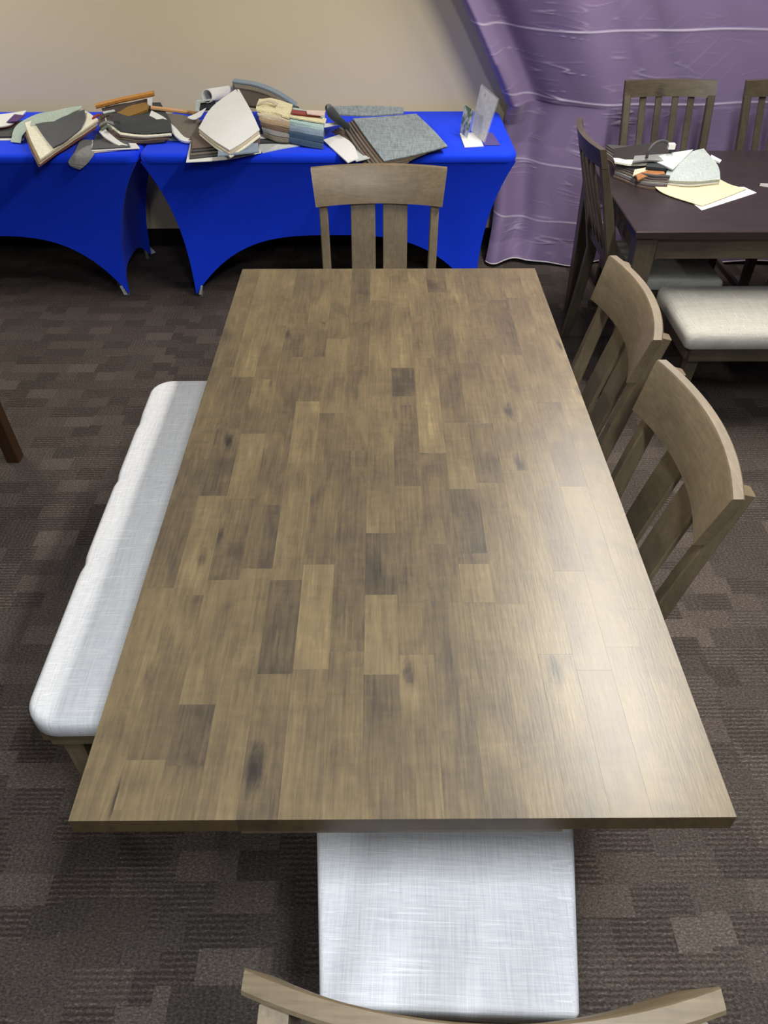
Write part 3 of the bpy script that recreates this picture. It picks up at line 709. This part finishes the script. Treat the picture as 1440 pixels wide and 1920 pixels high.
# dark book
b = book('fabric_sample_book', 'black fabric sample book with cream edges on the left blue table')
R0 = [[(-1.22, 3.901, 0.757), (-1.101, 3.866, 0.757), (-0.975, 3.888, 0.76)], [(-1.311, 4.018, 0.778), (-1.159, 4.001, 0.775), (-1.011, 4.027, 0.775)], [(-1.372, 4.219, 0.79), (-1.236, 4.257, 0.8), (-1.101, 4.257, 0.8)]]
for k, (mt, d) in enumerate(((BLACK, (0, 0.03, 0.028)), (CREAM, (0, 0.012, 0.020)), (PLUM, (-0.01, 0.004, 0.013)), (BRN, (-0.012, -0.006, 0.006)), (PLUM, (-0.03, -0.012, 0.0)))):
    sw(b, shift(R0, d), mt, 0.006, wob=0.003, seed=k)
sw(b, [[(-1.351, 3.956, 0.836), (-1.328, 3.987, 0.842)], [(-1.349, 3.987, 0.842), (-1.323, 4.009, 0.846)]], RED, 0.006)
sw(b, [[(-1.313, 3.923, 0.812), (-1.287, 3.945, 0.82), (-1.244, 3.928, 0.815)], [(-1.313, 3.944, 0.818), (-1.284, 3.958, 0.826), (-1.254, 3.956, 0.822)]], GREY, 0.005)
sw(b, [[(-1.295, 3.886, 0.803), (-1.268, 3.904, 0.812), (-1.242, 3.874, 0.806)], [(-1.299, 3.902, 0.808), (-1.27, 3.917, 0.818), (-1.246, 3.895, 0.812)]], fab('sage', (96, 108, 92)), 0.005)
sw(b, [[(-1.319, 3.977, 0.826), (-1.291, 4.011, 0.836), (-1.266, 3.99, 0.832)], [(-1.319, 3.999, 0.832), (-1.293, 4.034, 0.842), (-1.265, 4.012, 0.838)]], DBRN, 0.006)
sw(b, [[(-1.168, 3.791, 0.757), (-1.205, 3.805, 0.76), (-1.272, 3.851, 0.78), (-1.311, 3.899, 0.795)], [(-1.161, 3.805, 0.76), (-1.203, 3.841, 0.764), (-1.263, 3.898, 0.786), (-1.294, 3.933, 0.8)]], WHITE, 0.006)
set_base(b)
b = book('fabric_sample_book', 'charcoal sample with white border lying flat where the blue tables meet')
sw(b, [[(-1.299, 3.728, 0.75), (-1.107, 3.799, 0.75)], [(-1.355, 3.927, 0.75), (-1.167, 3.926, 0.75)]], PINK, 0.003)
sw(b, [[(-1.311, 3.738, 0.754), (-1.101, 3.777, 0.754)], [(-1.36, 3.913, 0.754), (-1.163, 3.911, 0.754)]], WHITE, 0.003)
sw(b, [[(-1.314, 3.752, 0.759), (-1.146, 3.784, 0.759)], [(-1.354, 3.971, 0.762), (-1.2, 3.924, 0.76)]], CHAR, 0.004)
set_base(b)
# amber handled samples
b = book('fabric_hanger_book', 'gold and dark samples hanging from an amber wooden bar')
m = MB(); m.bar([(-1.4, 4.2, 0.831), (-1.268, 4.22, 0.855), (-1.112, 4.24, 0.879)], 0.020, 0.034, (0, 0, 1), 0.005); m.build('wooden_bar', M_OAK, b, smooth=True)
sw(b, [[(-1.315, 4.19, 0.824), (-1.214, 4.2, 0.838), (-1.137, 4.22, 0.847)], [(-1.291, 4.12, 0.802), (-1.221, 4.1, 0.812), (-1.134, 4.14, 0.828)]], GOLD, 0.012, wob=0.006)
sw(b, [[(-1.376, 4.2, 0.821), (-1.216, 4.215, 0.846), (-1.133, 4.235, 0.858)], [(-1.348, 4.14, 0.804), (-1.234, 4.16, 0.823), (-1.129, 4.18, 0.818)]], DBRN, 0.010, wob=0.004)
sw(b, [[(-1.14, 4.2, 0.866), (-1.113, 4.2, 0.869)], [(-1.141, 4.19, 0.835), (-1.12, 4.19, 0.835)]], WHITE, 0.003, 'tag')
sw(b, [[(-1.361, 4.16, 0.816), (-1.301, 4.16, 0.826)], [(-1.351, 4.14, 0.812), (-1.291, 4.14, 0.823)]], LIGHT, 0.004, 'tag')
set_base(b)
# taupe book with a white frayed edge and a pale wooden bar
b = book('fabric_sample_book', 'taupe fabric sample book with white frayed edge and pale wooden bar')
sw(b, [[(-0.927, 3.873, 0.764), (-0.847, 3.873, 0.764), (-0.802, 3.907, 0.764)], [(-1.004, 4.003, 0.786), (-0.903, 3.984, 0.786), (-0.823, 4.018, 0.782)], [(-1.083, 4.157, 0.812), (-0.984, 4.143, 0.808), (-0.882, 4.105, 0.798)]], TAUPE, 0.006, wob=0.003)
sw(b, [[(-0.857, 3.869, 0.758), (-0.925, 3.866, 0.766), (-0.995, 3.957, 0.784), (-1.068, 4.052, 0.802), (-1.117, 4.098, 0.812)], [(-0.859, 3.885, 0.763), (-0.914, 3.895, 0.772), (-0.973, 3.98, 0.792), (-1.05, 4.095, 0.808), (-1.115, 4.145, 0.822)]], WHITE, 0.009, wob=0.005)
sw(b, [[(-1.038, 3.918, 0.752), (-0.803, 3.899, 0.752)], [(-1.081, 4.12, 0.756), (-0.835, 4.099, 0.756)]], SLATE, 0.004)
m = MB(); m.bar([(-1.119, 4.16, 0.833), (-1.014, 4.17, 0.818), (-0.9, 4.18, 0.801)], 0.016, 0.022, (0, 0, 1), 0.004); m.build('wooden_bar', M_PINE, b, smooth=True)
set_base(b)
# rolled white sample
b = book('rolled_sample', 'rolled white vinyl sample with black lining leaning by the wall')
m = MB(); ring = []
for k in range(26):
    a = k / 25 * 2 * math.pi * 1.05; ring.append((math.cos(a), math.sin(a)))
def roll(p, q, r, th):
    P, Q = Vector(p), Vector(q); d = (Q - P).normalized(); u = Vector((0, 0, 1)); u = (u - d * u.dot(d)).normalized(); v = d.cross(u); m = MB()
    rs = []
    for c in (P, Q):
        rs.append([c + (u * y + v * x) * r for x, y in ring]); 
    inner = [[c + (u * y + v * x) * (r - th) for x, y in ring] for c in (P, Q)]
    m.loft([inner[1], inner[0], rs[0], rs[1], inner[1]], closed=False, caps=False)
    return m
roll((-0.828, 4.12, 0.893), (-0.738, 4.36, 0.859), 0.030, 0.004).build('roll', WHITE, b, smooth=True)
sw(b, [[(-0.879, 4.1, 0.875), (-0.789, 4.12, 0.882)], [(-0.888, 4.2, 0.866), (-0.794, 4.24, 0.866)]], LIGHT, 0.006)
sw(b, [[(-0.87, 4.1, 0.837), (-0.796, 4.1, 0.847)], [(-0.864, 4.12, 0.863), (-0.792, 4.13, 0.868)]], BLACK, 0.012)
sw(b, [[(-0.884, 4.08, 0.837), (-0.869, 4.08, 0.837)], [(-0.88, 4.09, 0.877), (-0.864, 4.09, 0.877)]], LIGHT, 0.012)
sw(b, [[(-0.916, 4.03, 0.821), (-0.885, 4.02, 0.815), (-0.854, 4.03, 0.826)], [(-0.923, 4.06, 0.816), (-0.886, 4.07, 0.828), (-0.833, 4.08, 0.851)]], WHITE, 0.003)
set_base(b)
# flat samples below the white book
b = book('fabric_sample_book', 'flat stack of grey and brown samples with white border under the white swatch')
sw(b, [[(-0.853, 3.586, 0.75), (-0.691, 3.622, 0.75), (-0.536, 3.723, 0.75)], [(-0.896, 3.942, 0.75), (-0.741, 3.958, 0.75), (-0.563, 3.957, 0.75)]], WHITE, 0.003)
for k, (mt, a) in enumerate(((DGREY, 0), (TAUPE, 9), (DGREY, 17), (BRN, 25))):
    z = 0.755 + 0.006 * k
    sw(b, [[(Vector((-0.844, 3.622, 0.755)) + Vector((0, 0.028 * k, 0.006 * k))), (Vector((-0.551, 3.729, 0.755)) + Vector((0, 0.022 * k, 0.006 * k)))], [(Vector((-0.894, 3.958, 0.755)) + Vector((0, 0, 0.006 * k))), (Vector((-0.568, 4.01, 0.755)) + Vector((0, 0, 0.006 * k)))]], mt, 0.005)
sw(b, [[(-0.703, 3.553, 0.786), (-0.533, 3.641, 0.778)], [(-0.723, 3.711, 0.79), (-0.549, 3.741, 0.786)]], SLATE, 0.005)
set_base(b)
# white swatch book propped into a ridge
b = book('fabric_sample_book', 'big white swatch draped over a propped open sample book')
W0 = [[(-0.655, 3.588, 0.8), (-0.606, 3.678, 0.808), (-0.55, 3.844, 0.815)], [(-0.739, 3.685, 0.815), (-0.671, 3.841, 0.85), (-0.604, 3.983, 0.865)], [(-0.838, 3.872, 0.815), (-0.797, 4.054, 0.862), (-0.697, 4.259, 0.9)]]
sw(b, W0, WHITE, 0.005)
sw(b, shift(W0, (0.0, -0.012, -0.012)), BEIGE, 0.008)
sw(b, shift(W0, (0.004, -0.022, -0.022)), CREAM, 0.006)
sw(b, [[(-0.681, 3.729, 0.76), (-0.568, 3.953, 0.77)], [(-0.838, 3.953, 0.78), (-0.679, 4.147, 0.84)]], TAUPE, 0.02)
V0 = [[(-0.729, 4.3, 0.905), (-0.608, 4.26, 0.897), (-0.501, 4.22, 0.868), (-0.406, 4.18, 0.822)], [(-0.683, 4.18, 0.889), (-0.593, 4.16, 0.877), (-0.515, 4.14, 0.858), (-0.433, 4.12, 0.827)], [(-0.652, 4.08, 0.865), (-0.578, 4.06, 0.86), (-0.513, 4.06, 0.842), (-0.448, 4.06, 0.823)]]
sw(b, V0, DBRN, 0.01)
sw(b, [[Vector(p) + Vector((0, 0.004, 0.007)) for p in V0[0]], [Vector(p).lerp(Vector(q), 0.5) + Vector((0, 0.0, 0.008)) for p, q in zip(V0[0], V0[1])]], TAUPE, 0.006)
sw(b, [[Vector(p) + Vector((0, 0.07, 0.012)) for p in V0[0]], [Vector(p) + Vector((0, -0.004, 0.014)) for p in V0[0]]], SLATE, 0.006)
sw(b, [[(-0.496, 4.16, 0.856), (-0.387, 4.14, 0.825)], [(-0.509, 4.2, 0.875), (-0.396, 4.19, 0.829)]], BLACK, 0.008)
set_base(b)
# fanned samples
b = book('fabric_sample_book', 'fanned stack of yellow, tan and brown swatches between white and blue ones')
def fan(b, tops, bots, mats, drop):
    """swatches stacked and folded over in front, each showing a band below the last"""
    n = len(mats)
    for k, mt in enumerate(mats):
        f0, f1 = k / n, (k + 1) / n
        a = [Vector(p).lerp(Vector(q), f0) for p, q in zip(tops, bots)]; c = [Vector(p).lerp(Vector(q), f1 + 0.04) for p, q in zip(tops, bots)]
        back = [p + Vector((0.0, 0.16, 0.004)) for p in a]; back = [Vector((p.x, p.y, p.z)) for p in back]
        mid = [p + Vector((0, -0.006, -0.004)) for p in a]
        sw(b, [[p + Vector((0, -0.004 * k, 0)) for p in c], mid, back], mt, 0.006, wob=0.003, seed=k * 3)
fan(b, [(-0.582, 4.021, 0.872), (-0.503, 4.023, 0.862), (-0.418, 3.968, 0.85)], [(-0.54, 3.917, 0.775), (-0.476, 3.873, 0.768), (-0.42, 3.863, 0.766)], (YEL, BEIGE, TAN, BRN, GREY, TAUPE), 0.1)
sw(b, [[(-0.572, 4.024, 0.878), (-0.529, 4.058, 0.884), (-0.482, 4.03, 0.872)], [(-0.57, 4.055, 0.88), (-0.523, 4.07, 0.888), (-0.48, 4.062, 0.876)]], BEIGE, 0.003)
set_base(b)
b = book('fabric_sample_book', 'fanned stack of aqua, slate and navy swatches')
fan(b, [(-0.417, 3.952, 0.84), (-0.338, 3.928, 0.832), (-0.258, 3.913, 0.822)], [(-0.425, 3.862, 0.764), (-0.343, 3.824, 0.758), (-0.258, 3.795, 0.752)], (AQUA, SLATE, NAVY, NAVY), 0.1)
sw(b, [[(-0.416, 3.941, 0.845), (-0.335, 3.918, 0.837), (-0.25, 3.911, 0.827)], [(-0.429, 3.987, 0.85), (-0.339, 3.981, 0.842), (-0.247, 3.965, 0.832)]], YEL, 0.006)
sw(b, [[(-0.412, 3.962, 0.856), (-0.332, 3.956, 0.848), (-0.277, 3.962, 0.842)], [(-0.41, 4.012, 0.86), (-0.33, 4.006, 0.852), (-0.268, 3.983, 0.846)]], RED, 0.005)
sw(b, [[(-0.336, 3.952, 0.856), (-0.256, 3.947, 0.848)], [(-0.344, 4.002, 0.86), (-0.253, 3.999, 0.856)]], PINK, 0.004)
set_base(b)
b = book('fabric_sample_book', 'pale grey swatch lying flat below the blue fan')
sw(b, [[(-0.531, 3.723, 0.75), (-0.445, 3.787, 0.75), (-0.302, 3.869, 0.75)], [(-0.584, 3.881, 0.752), (-0.483, 3.932, 0.752), (-0.346, 3.966, 0.752)]], LIGHT, 0.004)
sw(b, [[(-0.569, 3.846, 0.757), (-0.426, 3.862, 0.757)], [(-0.588, 3.92, 0.76), (-0.445, 3.937, 0.76)]], BLACK, 0.005)
sw(b, [[(-0.578, 3.89, 0.766), (-0.444, 3.906, 0.766)], [(-0.584, 3.943, 0.768), (-0.459, 3.96, 0.768)]], WHITE, 0.004)
set_base(b)
# big grey tweed book
b = book('fabric_sample_book', 'large grey tweed fabric book hanging over the front edge of the blue table')
C0 = [[(0.023, 3.622, 0.742), (0.179, 3.661, 0.762), (0.31, 3.709, 0.782)], [(-0.05, 3.773, 0.79), (0.104, 3.854, 0.786), (0.259, 3.965, 0.782)], [(-0.123, 4.004, 0.822), (0.031, 4.106, 0.806), (0.187, 4.211, 0.792)]]
sw(b, C0, TWEED, 0.005, name='cover')
sw(b, [[Vector(p) + Vector((0.0, 0.004, -0.006)) for p in r] for r in C0], DGREY, 0.004)
for k, mt in enumerate((BRN, TAUPE, BRN, TAUPE)):
    q = shift(C0, (-0.012 * (k + 1), -0.004 - 0.004 * k, -0.010 - 0.0062 * k))
    q[0][2] = tuple(Vector(q[0][2]) + Vector((-0.03 - 0.035 * k, 0, 0.004))); q[1][2] = tuple(Vector(q[1][2]) + Vector((-0.02, 0, 0.0)))
    sw(b, q, mt, 0.006, wob=0.002, seed=k + 20)
sw(b, [[(-0.199, 4.015, 0.838), (-0.052, 4.06, 0.822), (0.124, 4.164, 0.806)], [(-0.223, 4.112, 0.85), (-0.053, 4.171, 0.838), (0.125, 4.224, 0.818)]], TWEED, 0.006, name='cover')
m = MB(); m.tube([(-0.244, 4.116, 0.842), (-0.226, 4.047, 0.835), (-0.187, 3.955, 0.825), (-0.14, 3.88, 0.812)], [0.018, 0.024, 0.018, 0.012], 10); m.build('binding', BLACK, b, smooth='all')
for k, mt in enumerate((DBRN, TAUPE, DBRN, BRN)):
    d = Vector((-0.016 * k + 0.01, -0.006 * k, -0.006 * k))
    sw(b, [[Vector((-0.016, 3.624, 0.728)) + d, Vector((0.013, 3.632, 0.73)) + d], [Vector((-0.085, 3.839, 0.772)) + d, Vector((-0.045, 3.828, 0.775)) + d], [Vector((-0.19, 4.001, 0.79)) + d, Vector((-0.123, 3.98, 0.8)) + d]], mt, 0.007, wob=0.004, seed=k + 40)
sw(b, [[(-0.263, 3.891, 0.758), (-0.188, 3.933, 0.77)], [(-0.196, 3.73, 0.752), (-0.12, 3.815, 0.76)], [(-0.139, 3.601, 0.744), (-0.092, 3.655, 0.746)]], WHITE, 0.005, name='page')
sw(b, [[(-0.223, 3.918, 0.76), (-0.129, 3.973, 0.764)], [(-0.101, 3.623, 0.742), (-0.04, 3.669, 0.742)]], LIGHT, 0.004, name='page')
sw(b, [[(-0.263, 3.944, 0.8), (-0.178, 3.975, 0.806)], [(-0.271, 3.991, 0.802), (-0.179, 4.004, 0.808)]], WHITE, 0.004, name='page')
set_base(b)

# acrylic sign holder
def sign_holder():
    t = NT('clear_acrylic'); n = t.noise(t.coord((3, 3, 3)), 1.0, 1); t.base(t.mix(n, lin(236, 240, 240), lin(244, 246, 246)))
    t.rough(0.08); t.b.inputs['Alpha'].default_value = 0.22; t.b.inputs['IOR'].default_value = 1.49
    p = NT('printed_card')
    sp = p.noise(p.coord((34, 34, 34)), 1.0, 3); g = p.noise(p.coord((22, 22, 22), (3, 1, 0)), 1.0, 1)
    c = p.ramp(sp, [(0.40, lin(226, 228, 226)), (0.60, lin(242, 243, 240)), (0.74, lin(196, 200, 198))])
    p.base(c); p.rough(0.4)
    tr = p.n('ShaderNodeBsdfTranslucent'); p.l(c, tr.inputs[0]); mx = p.n('ShaderNodeMixShader'); mx.inputs[0].default_value = 0.25
    p.l(p.b.outputs[0], mx.inputs[1]); p.l(tr.outputs[0], mx.inputs[2]); p.l(mx.outputs[0], p.t.nodes['Material Output'].inputs[0])
    p2 = NT('green_print_card'); g = p2.noise(p2.coord((30, 30, 30)), 1.0, 1)
    p2.base(p2.ramp(g, [(0.38, lin(224, 228, 224)), (0.5, lin(178, 190, 178)), (0.6, lin(96, 130, 84))])); p2.rough(0.4)
    e = tag(empty('sign_holder'), 'white acrylic sign holder on the blue table beside the purple curtain', 'sign holder')
    bz = 0.7495
    sheet('base', [[(0.398, 3.8, 0.75), (0.488, 3.816, 0.75)], [(0.393, 4.024, 0.75), (0.483, 4.042, 0.75)]], M_PAPER, e, 0.003)
    P = [(0.495, 3.872, 0.736), (0.448, 4.045, 0.744), (0.484, 4.045, 0.96), (0.546, 3.872, 0.936)]
    A, B, C_, D = [Vector(q) for q in P]
    def quad(name, a, b_, c, d, mat, th, par=e):
        nn = (b_ - a).cross(d - a).normalized() * th; m = MB()
        if th < 0.002: m.add([a, b_, c, d], [(0, 1, 2, 3)])      # a sheet of paper
        else: m.loft([[a, b_, c, d], [a + nn, b_ + nn, c + nn, d + nn]])
        return m.build(name, mat, par)
    bp = quad('back_panel', A, B, C_, D, t.m, 0.003)
    off = (B - A).cross(D - A).normalized() * -0.0025
    ic = quad('insert_card', A.lerp(D, 0.06) + off, B.lerp(C_, 0.06) + off, C_ + off - (C_ - B) * 0.02, D + off - (D - A) * 0.02, p.m, 0.0012)
    P = [(0.422, 3.93, 0.746), (0.393, 4.02, 0.751), (0.41, 4.02, 0.878), (0.445, 3.93, 0.874)]
    A, B, C_, D = [Vector(q) for q in P]
    pp = quad('pocket_panel', A, B, C_, D, t.m, 0.003)
    off = (B - A).cross(D - A).normalized() * -0.0025
    br = quad('brochure', A.lerp(D, 0.05) + off, B.lerp(C_, 0.05) + off, C_ + off, D + off, p2.m, 0.0012)
    set_base(e)
    ic.parent = bp; br.parent = pp
    tag(sheet('card', [[(0.493, 3.836, 0.749), (0.568, 3.836, 0.749)], [(0.512, 4.064, 0.749), (0.555, 4.027, 0.749)]], plain('violet_card', lin(96, 86, 140), 0.5), None, 0.002), 'violet card lying flat right of the acrylic sign holder', 'card')
sign_holder()

# white scrap on the floor between the blue tables
tag(sheet('paper_scrap', [[(-1.332, 4.365, 0.008), (-1.309, 4.401, 0.006)], [(-1.353, 4.39, 0.02), (-1.335, 4.431, 0.016)], [(-1.395, 4.48, 0.006), (-1.369, 4.487, 0.006)]], plain('scrap_white', lin(205, 220, 222), 0.7), None, 0.002), 'small white scrap on the carpet in the gap between the blue tables', 'scrap')

# ------------------------------------------------------------------ things on the dark table
b = book('fabric_sample_book', 'open sample book with brown and rust pages on the dark table', 'fabric samples')
for k, (mt, a) in enumerate(((BRN, 0), (PLUM, 1), (GREY, 2), (TAUPE, 3), (PLUM, 4), (DGREY, 5))):
    d = Vector((0.003 * k, 0.006 * k, 0.0075 * k))
    sw(b, [[Vector((0.978, 3.333, 0.767)) + d, Vector((1.066, 3.201, 0.767)) + d, Vector((1.159, 3.188, 0.767)) + d * 0.9], [Vector((1.013, 3.488, 0.767)) + d, Vector((1.098, 3.412, 0.768)) + d, Vector((1.215, 3.384, 0.768)) + d], [Vector((0.994, 3.608, 0.767)) + d, Vector((1.131, 3.588, 0.768)) + d, Vector((1.268, 3.572, 0.768)) + d]], mt, 0.0065, wob=0.003, seed=k + 60)
sw(b, [[(0.972, 3.33, 0.825), (1.037, 3.305, 0.822), (1.117, 3.305, 0.826)], [(0.977, 3.38, 0.825), (1.063, 3.368, 0.824), (1.151, 3.369, 0.832)]], CREAM, 0.007)
sw(b, [[(1.043, 3.208, 0.79), (1.087, 3.228, 0.8), (1.155, 3.235, 0.806)], [(1.041, 3.262, 0.806), (1.095, 3.269, 0.812), (1.163, 3.29, 0.818)]], fab('rust_orange', (150, 100, 62)), 0.008)
sw(b, [[(1.025, 3.228, 0.8), (1.073, 3.256, 0.808), (1.111, 3.269, 0.812)], [(1.041, 3.27, 0.812), (1.087, 3.283, 0.816), (1.125, 3.297, 0.82)]], BEIGE, 0.006)
sw(b, [[(1.084, 3.264, 0.826), (1.164, 3.25, 0.822)], [(1.11, 3.341, 0.832), (1.183, 3.326, 0.832)]], BLACK, 0.010)
sw(b, [[(1.031, 3.286, 0.838), (1.093, 3.293, 0.842), (1.172, 3.292, 0.838)], [(1.059, 3.363, 0.838), (1.125, 3.35, 0.846), (1.192, 3.357, 0.848)]], GREY, 0.006)
set_base(b)
b = tag(empty('black_folder'), 'black folder standing behind the samples on the dark table', 'folder', 'things on the dark table')
sheet('cover', [[(0.974, 3.36, 0.818), (1.082, 3.36, 0.831), (1.215, 3.36, 0.847)], [(0.993, 3.46, 0.838), (1.113, 3.46, 0.857), (1.22, 3.46, 0.873)]], plain('black_vinyl', lin(40, 38, 36), 0.5), b, 0.006)
m = MB(); m.tube(spline([(1.089, 3.3, 0.848), (1.094, 3.3, 0.881), (1.125, 3.32, 0.902), (1.166, 3.34, 0.9), (1.191, 3.34, 0.878), (1.196, 3.34, 0.857)], 5), 0.006, 8); m.build('handle', plain('grey_cord', lin(74, 74, 76), 0.6), b, smooth='all')
m = MB(); m.box(-0.014, 0.014, -0.008, 0.008, -0.012, 0.012, 0.003)
o = m.build('clip', M_PAPER, b, loc=(1.191, 3.33, 0.884)); 
o.data.transform(Matrix.Translation(o.location)); o.location = (0, 0, 0)
set_base(b)
b = book('fabric_sample_book', 'pale grey furry swatch pad on top of the cream sheet', 'fabric samples')
W1 = [[(1.152, 3.213, 0.79), (1.256, 3.187, 0.79), (1.383, 3.225, 0.788)], [(1.18, 3.277, 0.822), (1.281, 3.284, 0.828), (1.393, 3.309, 0.816)], [(1.227, 3.348, 0.838), (1.295, 3.378, 0.85), (1.362, 3.422, 0.85)]]
sw(b, W1, fab('pale_pile', (164, 172, 170), 0.06, 300), 0.012, wob=0.004)
sw(b, shift(W1, (0.002, 0.004, -0.013)), WHITE, 0.008)
sw(b, shift(W1, (0.0, 0.01, -0.0215)), GREY, 0.006)
sw(b, [[(1.119, 3.32, 0.834), (1.162, 3.251, 0.83), (1.188, 3.243, 0.82)], [(1.13, 3.335, 0.842), (1.208, 3.343, 0.856), (1.305, 3.386, 0.856)]], LIGHT, 0.006)
sw(b, [[(1.38, 3.374, 0.826), (1.413, 3.344, 0.818)], [(1.396, 3.41, 0.828), (1.426, 3.365, 0.82)]], WHITE, 0.006)
set_base(b)
b = tag(empty('loose_papers'), 'cream sheet with white sheet beneath, lying on the dark table', 'paper', 'things on the dark table')
sheet('cream_sheet', [[(1.238, 2.986, 0.766), (1.359, 3.079, 0.766), (1.479, 3.177, 0.766)], [(1.13, 3.129, 0.766), (1.292, 3.2, 0.767), (1.432, 3.228, 0.766)], [(1.108, 3.244, 0.774), (1.266, 3.295, 0.77), (1.406, 3.307, 0.766)]], M_CREAMP, b, 0.002)
sheet('white_sheet', [[(1.227, 2.951, 0.762), (1.377, 3.053, 0.762), (1.508, 3.143, 0.762)], [(1.21, 3.066, 0.762), (1.359, 3.201, 0.762), (1.482, 3.212, 0.762)]], M_PAPER, b, 0.0015)
set_base(b)
tag(sheet('paper_slip', [[(1.55, 3.225, 0.762), (1.596, 3.199, 0.762)], [(1.566, 3.257, 0.762), (1.616, 3.25, 0.762)]], plain('slip_grey', lin(150, 148, 146), 0.6), None, 0.0015), 'small grey slip on the dark table at the right frame edge', 'paper', 'things on the dark table')
